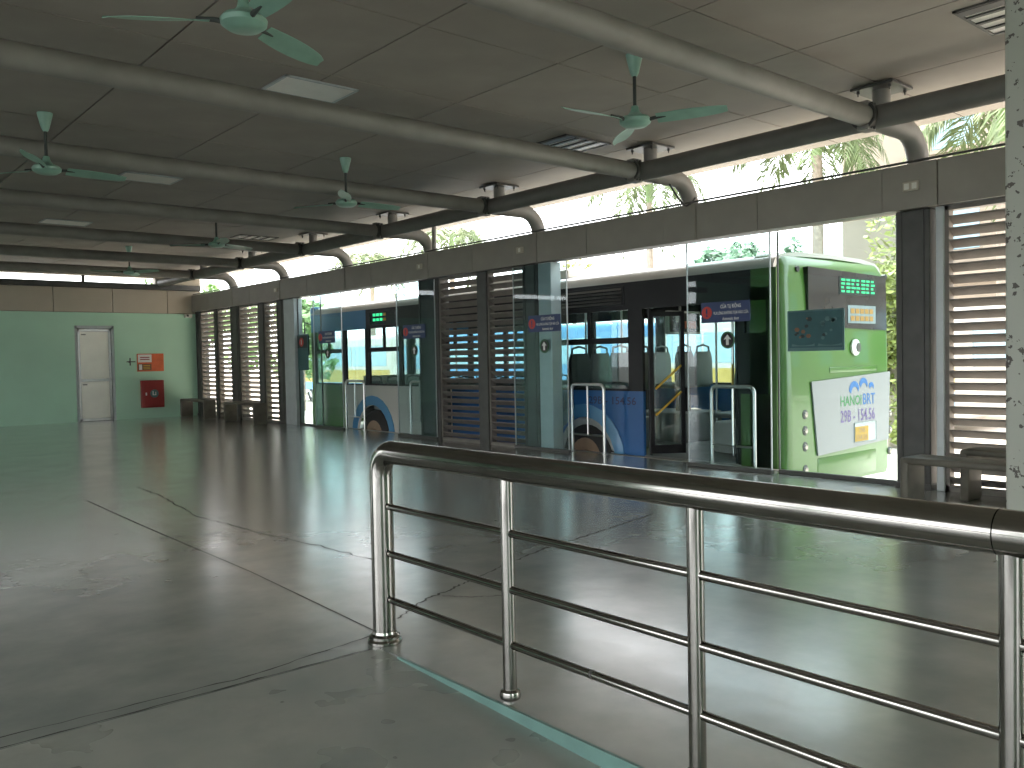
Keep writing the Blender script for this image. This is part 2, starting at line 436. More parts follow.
# ------------------------------------------------------------------ right wall: header, columns
HZ0, HZ1 = 2.60, 3.01
HX0, HX1 = 8.02, 8.30
wr = thing('wall_right', (8.15, 8, HZ0), 'long clad header beam over the platform doors', 'wall', kind='structure')
b = B(); b.box(HX0+.02, HX1, YB, YF, HZ0+.01, HZ1-.01); build(b, 'header_core', 'dark_frame', wr)
joints = [YB, -1.55, -.24, .85, 1.35, 2.45, 3.47, 3.98, 5.35, 6.15, 6.62, 7.9, 8.85, 9.35, 10.3, 11.45, 11.95, 13.2, 14.1, 14.55, 15.6, 16.8, 17.25, 18.3, 19.25, 19.7, 20.7, YF]
for a, c in zip(joints, joints[1:]):
    near_col = c - a < .55
    b = B(); b.box(HX0-(.012 if near_col else 0), HX0+.03, a+.004, c-.004, HZ0, HZ1, .003, 1); build(b, 'header_panel', 'header', wr)
b = B(); b.tube([(HX0+.04, YB, HZ1+.03), (HX0+.04, YF, HZ1+.03)], .012, 8); build(b, 'header_rod', 'dark_frame', wr)

def column(y0, y1, label, jamb=None, x0=8.105):
    c = thing('column', (8.2, (y0+y1)/2, 0), label, 'column', 'wall columns', 'structure')
    w = y1-y0
    b = B(); b.box(x0, 8.34, y0, y1, 0, HZ0, .01, 1); build(b, 'post', 'dark_frame', c)
    b = B(); b.box(x0-.012, x0+.01, y0+.05, y0+.065, 0, HZ0).box(x0-.012, x0+.01, y1-.065, y1-.05, 0, HZ0); build(b, 'fin', 'dark_frame', c)
    b = B(); b.box(x0-.015, 8.35, y0-.012, y1+.012, 0, .05, .004, 1); build(b, 'base_plate', 'dark_frame', c)
    if jamb:
        b = B(); b.box(8.11, 8.30, jamb[0], jamb[1], 0, HZ0, .006, 1); build(b, 'door_jamb', 'alu', c)
    return c
column(3.58, 3.90, 'dark steel column beside the bus rear, with a pale socket above it', (3.46, 3.53))
column(8.95, 9.27, 'dark steel column between middle louvres and the nearer doorway', (8.68, 8.94))
column(11.34, 11.88, 'wide dark steel column between farther doorway and middle louvres')
column(16.86, 17.18, 'dark steel column left of the farther doorway', (16.38, 16.85))
column(19.18, 19.62, 'dark steel column between the two far louvre bays')
column(21.55, 21.79, 'dark corner post where louvres meet the green wall')
column(.95, 1.25, 'dark steel column at the near end of the near louvres')

# platform kerb strip outside glazing
b = B(); b.box(8.36, 8.45, YB, YF, -.3, .004); tag(build(b, 'trim_4', 'header', None, None), 'grey threshold strip along the platform edge', 'trim', kind='structure')

# louvre screens
def slat_mesh(L):
    b = B(); hx, dz = .042, .031
    b.prism([(-hx, dz), (-hx, dz-.010), (hx, -dz-.010), (hx, -dz), (hx-.004, -dz+.006), (-hx+.004, dz+.004)], 'Y', -L/2, L/2)
    return b.mesh('slat')
def louvre(y0, y1, label, mull=None):
    t = thing('louvre_screen', (8.19, (y0+y1)/2, 0), label, 'louvre', 'louvre screens', 'structure')
    spans = [(y0, y1)] if not mull else [(y0, mull[0]), (mull[1], y1)]
    for (a, c) in spans:
        b = B(); b.box(8.14, 8.24, a, a+.035, 0, HZ0).box(8.14, 8.24, c-.035, c, 0, HZ0).box(8.14, 8.24, a, c, 0, .05).box(8.14, 8.24, a, c, HZ0-.04, HZ0)
        build(b, 'frame', 'slat', t)
        me = slat_mesh(c-a-.07)
        z = .10
        while z < HZ0-.07:
            link('slat', me, 'slat', (8.19, (a+c)/2, z), t); z += .108
    if mull:
        b = B(); b.box(8.11, 8.27, mull[0], mull[1], 0, HZ0, .004, 1); build(b, 'mullion', 'dark_frame', t)
louvre(1.25, 3.46, 'brown louvre screen at the right edge beside the white pillar', (2.20, 2.32))
louvre(9.27, 11.34, 'dark louvre screen in the middle, between the two doorways', (10.10, 10.32))
louvre(17.18, 19.18, 'bright louvre screen next to the farther doorway', (17.85, 18.12))
louvre(19.62, 21.55, 'bright louvre screen in the corner by the green wall', (20.45, 20.62))

# ------------------------------------------------------------------ glazed doorways
def arrow_disc(parent, y, z, x):
    b = B(); b.lathe((x, y, z), [(.095, 0), (.095, -.004), (.08, -.004)], 24, 'X'); dsc = build(b, 'arrow_disc', 'black', parent)
    b = B(); b.lathe((x-.0045, y, z), [(.088, 0), (.088, -.001), (.08, -.001)], 24, 'X'); build(b, 'disc_rim', 'logo_green', dsc)
    b = B(); b.lathe((x-.0055, y, z), [(.078, 0), (.078, -.001), (.07, -.001)], 24, 'X'); build(b, 'disc_face', 'black', dsc)
    b = B()
    b.prism([(y, z+.062), (y-.05, z+.005), (y-.018, z+.012), (y-.018, z-.055), (y+.018, z-.055), (y+.018, z+.012), (y+.05, z+.005)], 'X', x-.009, x-.007)
    build(b, 'arrow', 'white', dsc)
def warning(parent, yc, x, zc=1.765):
    b = B(); b.box(x-.004, x, yc-.325, yc+.325, zc-.115, zc+.115); sg = build(b, 'warning_sign', 'navy', parent)
    yy = yc+.245
    b = B(); b.lathe((x-.004, yy, zc), [(.07, 0), (.07, -.003), (.06, -.003)], 20, 'X'); build(b, 'red_disc', 'red', sg)
    b = B(); b.box(x-.010, x-.008, yy-.010, yy+.010, zc-.015, zc+.045).box(x-.010, x-.008, yy-.010, yy+.010, zc-.045, zc-.025); build(b, 'exclamation_mark', 'navy', sg)
    text('lettering', 'CỬA TỰ ĐỘNG', 'white', sg, (x-.006, yc-.075, zc+.062), '-X', .27, .065)
    text('lettering', 'VUI LÒNG KHÔNG TỰA VÀO CỬA', 'white', sg, (x-.006, yc-.075, zc-.010), '-X', .46, .055)
    text('lettering', 'Automatic door', 'white', sg, (x-.006, yc-.075, zc-.075), '-X', .22, .036)
def leafdoor(y0, y1, label, ysign, yarrow):
    t = thing('sliding_door', (8.09, (y0+y1)/2, 0), label, 'glass door', 'sliding glass doors')
    x = 8.075
    b = B(); b.box(x, x+.012, y0, y1, .04, HZ0-.02); build(b, 'glass_pane', 'glass_door', t, None)
    b = B(); b.box(x-.02, x+.03, y0-.01, y1+.01, 0.003, .045, .004, 1); build(b, 'bottom_shoe', 'dark_frame', t)
    b = B(); b.box(x-.003, x+.016, y0-.004, y0+.006, .04, HZ0-.02).box(x-.003, x+.016, y1-.006, y1+.004, .04, HZ0-.02); build(b, 'edge_strip', 'alu', t)
    warning(t, ysign, x-.001); arrow_disc(t, yarrow, 1.45, x-.001)
leafdoor(5.24, 6.34, 'sliding glass door leaf in front of the bus rear corner', 5.81, 5.78)
leafdoor(8.34, 9.44, 'sliding glass door leaf overlapping the column by the middle louvres', 8.79, 8.79)
leafdoor(14.38, 15.48, 'sliding glass door leaf in front of the bus front end', 14.95, 14.92)
leafdoor(11.38, 12.50, 'sliding glass door leaf overlapping the wide column', 11.97, 11.97)

def fixed(n, y0, y1, label, poster=None):
    t = thing('window_%d' % n, (8.2, (y0+y1)/2, 0), label, 'glass panel', None, 'structure')
    b = B(); b.box(8.19, 8.202, y0, y1, .04, HZ0-.01); build(b, 'glass_pane', 'glass_door', t, None)
    b = B(); b.box(8.17, 8.225, y0, y1, 0.002, .045, .004, 1); build(b, 'sill', 'dark_frame', t)
    b = B(); b.box(8.185, 8.208, y0-.006, y0+.006, .04, HZ0-.01).box(8.185, 8.208, y1-.006, y1+.006, .04, HZ0-.01); build(b, 'edge_strip', 'dark_frame', t)
    if poster == 'map':
        b = B(); b.box(8.180, 8.187, 4.46, 5.10, 1.31, 1.735); p = build(b, 'route_map_poster', 'poster_light', t)
        b = B(); b.box(8.177, 8.1795, 4.48, 5.08, 1.345, 1.72)
        p2 = build(b, 'map_sheet', 'poster_teal', p)
        for side in (0, 1):
            yb = 5.06 - side*.30
            for k in range(10):
                yy = yb-.05-random.random()*.17; zz = 1.42+random.random()*.25
                r = random.uniform(.010, .026)
                b = B(); pts = [(yy+r*(1+.5*random.random())*math.cos(a*PI/3), zz+r*math.sin(a*PI/3)) for a in range(6)]
                b.prism(pts, 'X', 8.1740, 8.1765); build(b, 'map_spot', random.choice(['poster_mark', 'poster_mark', 'poster_tan', 'poster_light']), p)
            b = B()
            pts = [(yb-.01, 1.36), (yb-.02, 1.385), (yb-.08, 1.372), (yb-.16, 1.368), (yb-.24, 1.375), (yb-.275, 1.388), (yb-.275, 1.36)]
            b.prism(pts, 'X', 8.1735, 8.1765); build(b, 'map_wave', 'poster_light', p)
    if poster == 'notice':
        b = B(); b.box(8.180, 8.187, 15.93, 16.5, 1.13, 1.85); p = build(b, 'notice_poster', 'poster_teal', t)
        b = B(); b.box(8.176, 8.1795, 15.96, 16.47, 1.58, 1.83); build(b, 'notice_head', 'poster_mark', p)
        b = B(); b.lathe((8.176, 16.2, 1.70), [(.09, 0), (.09, -.003), (.08, -.003)], 20, 'X'); build(b, 'red_disc', 'red', p)
        b = B(); b.box(8.169, 8.1725, 16.19, 16.21, 1.65, 1.75); build(b, 'exclamation_mark', 'white', p)
fixed(1, 3.91, 5.22, 'fixed glass panel before the bus rear with a dark route map poster', 'map')
fixed(2, 15.40, 16.37, 'fixed glass panel at the far end of the farther doorway with a notice', 'notice')
fixed(3, -1.5, .94, 'fixed glass panel nearest the camera, out to the right')

# stainless hoop barriers on the platform edge
def hoop(y0, y1, label, x=8.33, top=.92):
    t = thing('hoop_barrier', (x, (y0+y1)/2, 0), label, 'barrier', 'door hoop barriers')
    r = .07; pts = [(x, y1, .006)]
    for k in range(7):
        a = PI/2*k/6; pts.append((x, y1-r+r*math.cos(a), top-r+r*math.sin(a)))
    for k in range(7):
        a = PI/2+PI/2*k/6; pts.append((x, y0+r+r*math.cos(a), top-r+r*math.sin(a)))
    pts.append((x, y0, .006))
    b = B(); b.tube(pts, .022, 12); build(b, 'hoop', 'brushed', t)
    ym = (y0+y1)/2
    b = B(); b.tube([(x, y0, .24), (x, y1, .24)], .013, 8); build(b, 'cross_bar', 'brushed', t)
    b = B(); b.tube([(x, ym, .24), (x, ym, top)], .013, 8); build(b, 'middle_bar', 'brushed', t)
    for y in (y0, y1):
        b = B(); b.lathe((x, y, .004), [(.04, 0), (.04, .01), (.025, .014)], 14); build(b, 'foot_flange', 'brushed', t)
hoop(7.93, 8.53, 'steel hoop barrier in front of the bus rear wheel')
hoop(5.62, 6.20, 'steel hoop barrier behind glass, by the open bus door')
hoop(14.05, 14.72, 'steel hoop barrier in front of the bus front wheel')
hoop(11.95, 12.50, 'steel hoop barrier half hidden by the wide column')

# ------------------------------------------------------------------ roof pipes
PZ, PXL, SX = 3.30, 7.27, 7.45
b = B(); b.tube([(PXL, YB, PZ), (PXL, YF-.05, PZ)], .10, 20)
tag(build(b, 'eaves_pipe', 'eaves'), 'long grey steel pipe running along the eaves under the ceiling', 'pipe', kind='structure')
for i, y in enumerate(BY):
    t = thing('roof_beam', (2, y, PZ), '%s grey round roof beam crossing the hall, counted from the camera' % ORD[i], 'beam', 'round roof beams', 'structure')
    b = B(); b.tube([(XL, y, PZ), (PXL-.13, y, PZ)], .09, 20); build(b, 'pipe', 'pipe', t)
    b = B(); b.lathe((PXL-.15, y, PZ), [(.115, 0), (.115, .035), (.10, .04), (.10, .10)], 20, 'X'); build(b, 'collar', 'dark_frame', t)
    for s_ in (-1, 1):
        b = B(); b.box(PXL-.16, PXL-.02, y-.05, y+.05, PZ+s_*.10-.022, PZ+s_*.10+.022, .004, 1); lug = build(b, 'lug', 'pipe', t)
        for k in (-.11, -.06):
            b = B(); b.lathe((PXL+k, y-.05, PZ+s_*.10), [(.012, 0), (.012, -.014), (.008, -.016)], 8, 'Y'); build(b, 'bolt', 'dark_frame', lug)
    # elbow to the header
    pts = [(PXL+.05, y, PZ)]; r = .30; ex = 8.15
    for k in range(9):
        a = PI/2*k/8; pts.append((ex-r+r*math.sin(a), y, PZ-r+r*math.cos(a)))
    pts.append((ex, y, HZ1-.02))
    b = B(); b.tube(pts, .095, 16); build(b, 'elbow', 'pipe', t)
    b = B(); b.tube([(SX, y, PZ+.05), (SX, y, ZC-.02)], .075, 16); st = build(b, 'hanger', 'pipe', t)
    b = B(); b.box(SX-.19, SX+.19, y-.19, y+.19, ZC-.030, ZC-.006, .003, 1); build(b, 'hanger_plate', 'dark_frame', st)
    for qx in (-.14, .14):
        for qy in (-.14, .14):
            b = B(); b.lathe((SX+qx, y+qy, ZC-.031), [(.014, 0), (.014, -.022), (.006, -.024), (.006, -.045)], 8); build(b, 'bolt', 'dark_frame', st)
# small vertical drop pipe by the fourth beam
b = B(); b.tube([(8.10, 11.38, HZ1), (8.10, 11.38, ZC)], .035, 10)
tag(build(b, 'drop_pipe', 'pipe'), 'thin vertical pipe rising from the header beside the fourth elbow', 'pipe')
# sagging cable near second elbow
pts = []
for k in range(25):
    u = k/24
    pts.append((7.62+.43*u, 6.20-.02*u, 3.19-.17*math.sin(u*PI*.72)+(.10*max(0, u-.62)/.38 if u > .62 else 0) - .08*u))
b = B(); b.tube(pts, .011, 8)
tag(build(b, 'cable', 'black'), 'sagging black cable hanging at the second pipe elbow', 'cable')
# small plates on the header
def plate(y, label, twin):
    t = thing('wall_socket', (HX0-.02, y, 2.70), label, 'socket', 'header fittings')
    b = B(); b.box(HX0-.034, HX0-.012, y-.075, y+.075, 2.76, 2.845, .004, 1); pl = build(b, 'cover', 'clad', t)
    for k in ((-.035, .035) if twin else (0,)):
        b = B(); b.box(HX0-.038, HX0-.034, y+k-.022, y+k+.022, 2.775, 2.83); build(b, 'insert', 'white_plastic', t)
plate(3.70, 'beige twin socket on the header above the near column', True)
plate(9.18, 'small pale fitting on the header above the middle louvres', False)
plate(11.66, 'small pale fitting on the header above the wide column', False)
plate(16.95, 'small pale fitting on the header at the far doorway end', False)

# ------------------------------------------------------------------ ceiling fans
def fan(x, y, phase, label, zh=3.09):
    t = thing('ceiling_fan', (x, y, zh), label, 'ceiling fan', 'green ceiling fans')
    b = B(); b.lathe((x, y, ZC-.17), [(.022, 0), (.035, .03), (.062, .14), (.066, .165)], 18); build(b, 'canopy', 'fan_green', t)
    b = B(); b.tube([(x, y, zh+.07), (x, y, ZC-.16)], .014, 10); build(b, 'rod', 'fan_dark', t)
    b = B(); b.lathe((x, y, zh-.045), [(.03, 0), (.085, .006), (.118, .03), (.122, .055), (.105, .075), (.06, .09), (.035, .12), (.026, .16)], 26); build(b, 'motor', 'fan_green', t)
    for k in range(3):
        a = math.radians(phase+120*k)
        ca, sa = math.cos(a), math.sin(a)
        def P(u, v, w): return Vector((x+u*ca-v*sa, y+u*sa+v*ca, zh+w))
        b = B(); n_ = 9; top = []; bot = []
        for i in range(n_+1):
            u = .17+.53*i/n_; wd = .045+.022*math.sin(PI*min(1, i/n_*1.1)) + .008*i/n_
            if i == n_: wd *= .45
            if i == n_-1: wd *= .9
            tilt = .022*(1-.4*i/n_)
            row = [(P(u, -wd, tilt)), (P(u, 0, .004)), (P(u, wd, -tilt))]
            top.append([b.bm.verts.new(q+Vector((0, 0, .004))) for q in row]); bot.append([b.bm.verts.new(q) for q in row])
        for i in range(n_):
            for j in range(2):
                b.bm.faces.new((top[i][j], top[i+1][j], top[i+1][j+1], top[i][j+1])); b.bm.faces.new((bot[i][j], bot[i][j+1], bot[i+1][j+1], bot[i+1][j]))
            b.bm.faces.new((top[i][0], bot[i][0], bot[i+1][0], top[i+1][0])); b.bm.faces.new((top[i][2], top[i+1][2], bot[i+1][2], bot[i][2]))
        for e in (0, n_):
            for j in range(2): b.bm.faces.new((top[e][j], top[e][j+1], bot[e][j+1], bot[e][j]))
        bl = build(b, 'blade', 'fan_green', t, 50)
        b = B(); b.tube([P(.10, 0, .0), P(.15, 0, .008), P(.24, 0, .012)], [.016, .014, .010], 8); build(b, 'blade_arm', 'fan_dark', bl)
fan(1.94, 4.40, 148, 'green ceiling fan at the top left, nearest the camera')
fan(5.08, 4.46, 54, 'green ceiling fan hanging right of centre, seen whole')
fan(1.94, 8.74, 4, 'green ceiling fan at the left edge')
fan(5.00, 8.72, 118, 'green ceiling fan hanging left of centre, before the third roof beam')
fan(5.14, 12.86, 20, 'small distant green ceiling fan before the fifth roof beam')
fan(5.28, 17.55, 60, 'farthest green ceiling fan, just before the green wall')

# ceiling lights
def ceiling_light(x0, x1, y0, y1, label, grille):
    t = thing('ceiling_light', ((x0+x1)/2, (y0+y1)/2, ZC), label, 'ceiling light', 'ceiling light panels')
    z = ZC-.012; fm = 'dark_frame' if grille else 'alu'; w = .022
    b = B(); b.box(x0, x1, y0, y0+w, z, ZC+.006).box(x0, x1, y1-w, y1, z, ZC+.006).box(x0, x0+w, y0, y1, z, ZC+.006).box(x1-w, x1, y0, y1, z, ZC+.006); build(b, 'frame', fm, t)
    if not grille:
        b = B(); b.box(x0+w, x1-w, y0+w, y1-w, z+.003, z+.010, .002, 1); build(b, 'diffuser', 'light_panel', t)
    else:
        b = B(); b.box(x0+w, x1-w, y0+w, y1-w, ZC-.004, ZC-.001); build(b, 'reflector', 'light_panel', t)
        n_ = 4
        for k in range(n_):
            xx = x0+w+(x1-x0-2*w)*(k+.5)/n_ - (x1-x0)/n_/2
            b = B(); b.box(xx, xx+.035, y0+w, y1-w, z-.004, ZC-.004); build(b, 'louvre_bar', fm, t)
        b = B(); b.box(x0+w, x0+.13, y0+w, y1-w, z, ZC-.004); build(b, 'gear_cover', fm, t)
ceiling_light(3.19, 3.86, 6.47, 6.93, 'pale flat ceiling light panel at upper left before the second beam', False)
ceiling_light(3.24, 3.93, 10.82, 11.28, 'pale flat ceiling light panel behind the third beam', False)
ceiling_light(3.27, 3.96, 14.92, 15.40, 'pale flat ceiling light panel at far left, behind the fifth beam', False)
ceiling_light(6.31, 6.98, 6.48, 6.94, 'dark framed louvred ceiling light beside the whole fan', True)
ceiling_light(6.42, 7.16, 14.98, 15.44, 'small distant louvred ceiling light near the eaves', True)
ceiling_light(6.20, 6.88, 2.12, 2.58, 'louvred ceiling light in the top right corner by the white pillar', True)

# ------------------------------------------------------------------ foreground railing
RXX, RZT = 2.10, .885
t = thing('railing', (RXX, 1.5, 0), 'polished stainless steel railing with three bars in the foreground', 'railing')
pts = [(RXX, 3.41, .02), (RXX, 3.41, RZT-.12)]
for k in range(1, 9):
    a = PI/2*k/8; pts.append((RXX, 3.41-.10+.10*math.cos(a), RZT-.10+.10*math.sin(a)))
pts += [(RXX, .775, RZT)]
b = B(); b.tube(pts, .053, 28); build(b, 'handrail', 'steel', t)
b = B(); b.tube([(RXX, .772, RZT), (RXX, -2.2, RZT)], .053, 28); build(b, 'handrail', 'steel', t)
b = B(); b.lathe((RXX, 3.41, .002), [(.078, 0), (.078, .012), (.070, .022), (.070, .034), (.056, .044), (.054, .055)], 28); build(b, 'base_collar', 'steel', t)
posts = [2.515, 1.63, .75, -.13, -1.01, -1.9]
for y in posts:
    b = B(); b.tube([(RXX, y, .004), (RXX, y, RZT-.03)], .0265, 20); build(b, 'post', 'steel', t)
    b = B(); b.lathe((RXX, y, .002), [(.040, 0), (.042, .010), (.038, .026), (.028, .034)], 20); build(b, 'base_collar', 'steel', t)
ends = [3.37]+posts
for a, c in zip(ends, ends[1:]):
    for z in (.635, .42, .208):
        b = B(); b.tube([(RXX, a-.02, z), (RXX, c+.02, z)], .0155, 14); build(b, 'bar', 'steel', t)
b = B(); b.tube([(RXX, 2.08, .208), (RXX, 2.065, .208)], .0165, 14); build(b, 'joint_sleeve', 'dark_frame', t)

# peeling white pillar at the right edge
def peel_mat():
    m = bpy.data.materials.new('peeling_paint'); m.use_nodes = True
    nt = m.node_tree; n = nt.nodes; l = nt.links; p = n['Principled BSDF']
    tc = n.new('ShaderNodeTexCoord'); z = n.new('ShaderNodeTexNoise'); z.inputs['Scale'].default_value = 22; z.inputs['Detail'].default_value = 7
    l.new(tc.outputs['Object'], z.inputs['Vector'])
    r = n.new('ShaderNodeValToRGB'); r.color_ramp.interpolation = 'CONSTANT'
    r.color_ramp.elements[0].position = 0; r.color_ramp.elements[0].color = (.50, .52, .46, 1)
    r.color_ramp.elements[1].position = .615; r.color_ramp.elements[1].color = (.12, .11, .10, 1)
    l.new(z.outputs['Fac'], r.inputs['Fac']); l.new(r.outputs[0], p.inputs['Base Color']); p.inputs['Roughness'].default_value = .7
    bp = n.new('ShaderNodeBump'); bp.inputs['Strength'].default_value = .4; bp.inputs['Distance'].default_value = .004; bp.invert = True
    l.new(r.outputs[0], bp.inputs['Height']); l.new(bp.outputs[0], p.inputs['Normal'])
    MATS['peeling'] = m
peel_mat()
t = thing('pillar', (5.86, 1.95, 0), 'white pillar with peeling paint cropped by the right edge', 'pillar', None, 'structure')
b = B(); b.box(5.70, 6.02, 1.75, 2.07, 0, ZC-.006, .012, 1); build(b, 'shaft', 'peeling', t)
b = B(); b.box(5.66, 6.06, 1.71, 2.11, 0, .08, .006, 1); build(b, 'plinth', 'peeling', t)

# ------------------------------------------------------------------ benches
def bench(x, y0, y1, label, h=.45, dep=.30):
    t = thing('bench', (x, (y0+y1)/2, 0), label, 'bench', 'simple benches by the wall')
    th = .055
    b = B(); b.box(x-dep/2, x+dep/2, y0+.02, y1-.02, h-th, h, .018, 3); build(b, 'seat', 'bench', t)
    for y in (y0, y1):
        s_ = 1 if y == y0 else -1
        a = sorted((y, y+s_*.07))
        b = B(); b.box(x-dep/2+.002, x+dep/2-.002, a[0], a[1], .002, h-.004, .018, 3); build(b, 'leg', 'bench', t)
bench(6.95, 1.80, 3.25, 'brown bench nearest the camera, left end beside the dark column')
bench(7.80, 1.70, 3.14, 'brown bench behind another, close to the near louvres')
bench(7.72, 20.0, 21.55, 'bench in the far corner beside the green wall')
bench(7.72, 17.25, 18.85, 'bench in front of the bright louvres next to the corner bench')

# ------------------------------------------------------------------ city bus
XB, XB2 = 8.55, 11.05
YR, YFR = 5.37, 16.60
ZB, ZF = -.27, 0.0
WZ0, WZ1 = .83, 1.90
bus = thing('city_bus', (9.8, 11, GZ), 'green, white and blue city bus standing at the platform with its door open', 'bus')
RWY, FWY, WC = 8.52, 14.12, -.12
def arc(yc, r, n=14):
    a0 = math.asin(max(-1, min(1, (ZB-WC)/r)))
    return [(yc + r*math.cos(PI-a0 - (PI-2*a0)*k/n), WC + r*math.sin(PI-a0-(PI-2*a0)*k/n)) for k in range(n+1)]
def skirt(y0, y1, m, wheel=None, r=.58, x0=XB, x1=XB+.05):
    pts = [(y0, ZB)]
    if wheel: pts += arc(wheel, r)
    pts += [(y1, ZB), (y1, WZ0), (y0, WZ0)]
    b = B(); b.prism(pts, 'X', x0, x1)
    return build(b, 'side_panel', m, bus, None)
# platform side skirts by livery
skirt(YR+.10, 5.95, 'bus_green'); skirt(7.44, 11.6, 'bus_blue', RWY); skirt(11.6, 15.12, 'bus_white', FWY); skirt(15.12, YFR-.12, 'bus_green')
# blue wheel arch bands
for yc, m in ((FWY, 'bus_light_blue'), (RWY, 'bus_light_blue')):
    o_ = arc(yc, .76); i_ = arc(yc, .585)
    b = B(); b.prism(o_ + i_[::-1], 'X', XB-.012, XB+.03); build(b, 'wheel_arch', m, bus, 40)
# far side skirts
skirt(YR+.10, 11.0, 'bus_blue', RWY, .58, XB2-.05, XB2); skirt(11.0, YFR-.12, 'bus_white', FWY, .58, XB2-.05, XB2)
# window bands: sill rails, header band and pillars
wins = [(5.58, 5.92), (7.66, 9.14), (9.26, 10.7), (10.82, 12.2), (12.32, 13.1), (13.16, 14.22), (14.32, 15.1), (15.2, 16.35)]
for xs_, side in ((XB, 0), (XB2-.05, 1)):
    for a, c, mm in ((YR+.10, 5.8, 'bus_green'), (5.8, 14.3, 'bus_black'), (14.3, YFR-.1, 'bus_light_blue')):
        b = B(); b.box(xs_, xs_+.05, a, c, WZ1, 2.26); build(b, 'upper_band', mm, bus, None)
    ws = wins if side == 0 else [(5.6, 7.0)] + wins[1:]
    edges = []
    ys_ = YR+.10
    for (a, c) in ws:
        if side == 0 and abs(a-7.66) < .01:
            # doorway between 6.0 and 7.44
            edges += [(ys_, 5.99), (7.44, a)]
        else: edges.append((ys_, a))
        ys_ = c
    edges.append((ys_, YFR-.1))
    for a, c in edges:
        mm = 'bus_green' if (c < 5.7 or a > 16.2) and side == 0 else 'bus_black'
        b = B(); b.box(xs_+.002, xs_+.048, a, c, WZ0 if c < 5.7 or c > 7.5 else ZF, WZ1); build(b, 'window_pillar', mm, bus, None)
    for (a, c) in ws:
        z0 = 1.50 if (side == 0 and c < 6) else WZ0
        if side == 0 and c < 6:
            b = B(); b.box(xs_, xs_+.05, a, c, WZ0, 1.50); build(b, 'blank_panel', 'bus_black', bus, None)
        b = B()
        b.box(xs_, xs_+.045, a, c, z0, z0+.03).box(xs_, xs_+.045, a, a+.025, z0, WZ1).box(xs_, xs_+.045, c-.025, c, z0, WZ1)
        if c-a > .9 and side == 0: b.box(xs_, xs_+.045, a, c, 1.46, 1.54).box(xs_, xs_+.045, (a+c)/2-.022, (a+c)/2+.022, 1.5, WZ1)
        w_ = build(b, 'window', 'bus_black', bus, None)
        b = B(); b.box(xs_+.02, xs_+.028, a, c, z0, WZ1); build(b, 'pane', 'glass_bus', w_, None)
# vent grille above the first window
b = B(); b.box(XB-.012, XB+.01, 7.74, 8.95, 1.96, 2.22, .004, 1); vg = build(b, 'vent_grille', 'bus_black', bus)
for k in range(5):
    b = B(); b.prism([(XB-.012, 1.985+.045*k), (XB-.034, 1.985+.045*k), (XB-.012, 2.012+.045*k)], 'Y', 7.78, 8.91); build(b, 'vent_slat', 'dark_frame', vg, None)
# roof shell
prof = [(XB, 2.24), (XB+.012, 2.30), (XB+.06, 2.37), (XB+.16, 2.42), (XB+.5, 2.46), (9.8, 2.475), (XB2-.5, 2.46), (XB2-.16, 2.42), (XB2-.06, 2.37), (XB2-.012, 2.30), (XB2, 2.24)]
inner = [(x_ + (.04 if x_ < 9.8 else -.04 if x_ > 9.8 else 0), z_-.05) for x_, z_ in prof]
b = B(); b.prism(prof + inner[::-1], 'Y', YR+.14, YFR-.1); build(b, 'roof', 'bus_white', bus, 40)
b = B(); b.box(XB+.4, XB2-.4, 9.2, 11.6, 2.45, 2.60, .05, 2); build(b, 'roof_unit', 'bus_white', bus)
# floor and inner linings
b = B(); b.box(XB+.05, XB2-.05, YR+.2, YFR-.2, -.10, ZF-.005); build(b, 'bus_floor', 'bus_floor', bus, None)
b = B(); b.box(XB+.01, XB+.06, 5.99, 7.44, -.12, -.002, .006, 1); build(b, 'door_sill', 'brushed', bus)
for xa, xc in ((XB+.06, XB+.9), (XB2-.9, XB2-.06)):
    b = B(); b.box(xa, xc, 7.98, 9.08, ZF, .44, .03, 2); build(b, 'wheel_box', 'bus_inner', bus)
b = B(); b.box(9.35, 10.9, 6.10, 6.95, ZF, .42, .05, 2); build(b, 'engine_box', 'bus_inner', bus)
b = B(); b.box(XB+.3, XB2-.3, YFR-1.7, YFR-1.66, ZF, 1.0); build(b, 'driver_screen', 'bus_inner', bus, None)
# wheels
for y in (RWY, FWY):
    for x0, s_ in ((XB+.02, 1), (XB2-.02, -1)):
        b = B(); b.lathe((x0, y, WC), [(.30, 0), (.42, .0*s_), (.47, .03*s_), (.48, .08*s_), (.48, .22*s_), (.45, .27*s_), (.3, .27*s_)], 32, 'X'); wh = build(b, 'wheel', 'rubber', bus)
        b = B(); b.lathe((x0+.004*s_, y, WC), [(.29, -.006*s_), (.27, .0), (.2, .05*s_), (.14, .02*s_), (.12, -.03*s_), (.05, -.05*s_)], 24, 'X'); build(b, 'rim', 'rim', wh)
        for k in range(8):
            a = 2*PI*k/8
            b = B(); b.lathe((x0+.012*s_, y+.19*math.cos(a), WC+.19*math.sin(a)), [(.018, .04*s_), (.018, -.01*s_)], 6, 'X'); build(b, 'wheel_nut', 'dark_frame', wh)
        b = B(); b.prism(arc(y, .57) , 'X', x0+.30*s_, x0+.32*s_); build(b, 'wheel_well', 'black', bus, None)
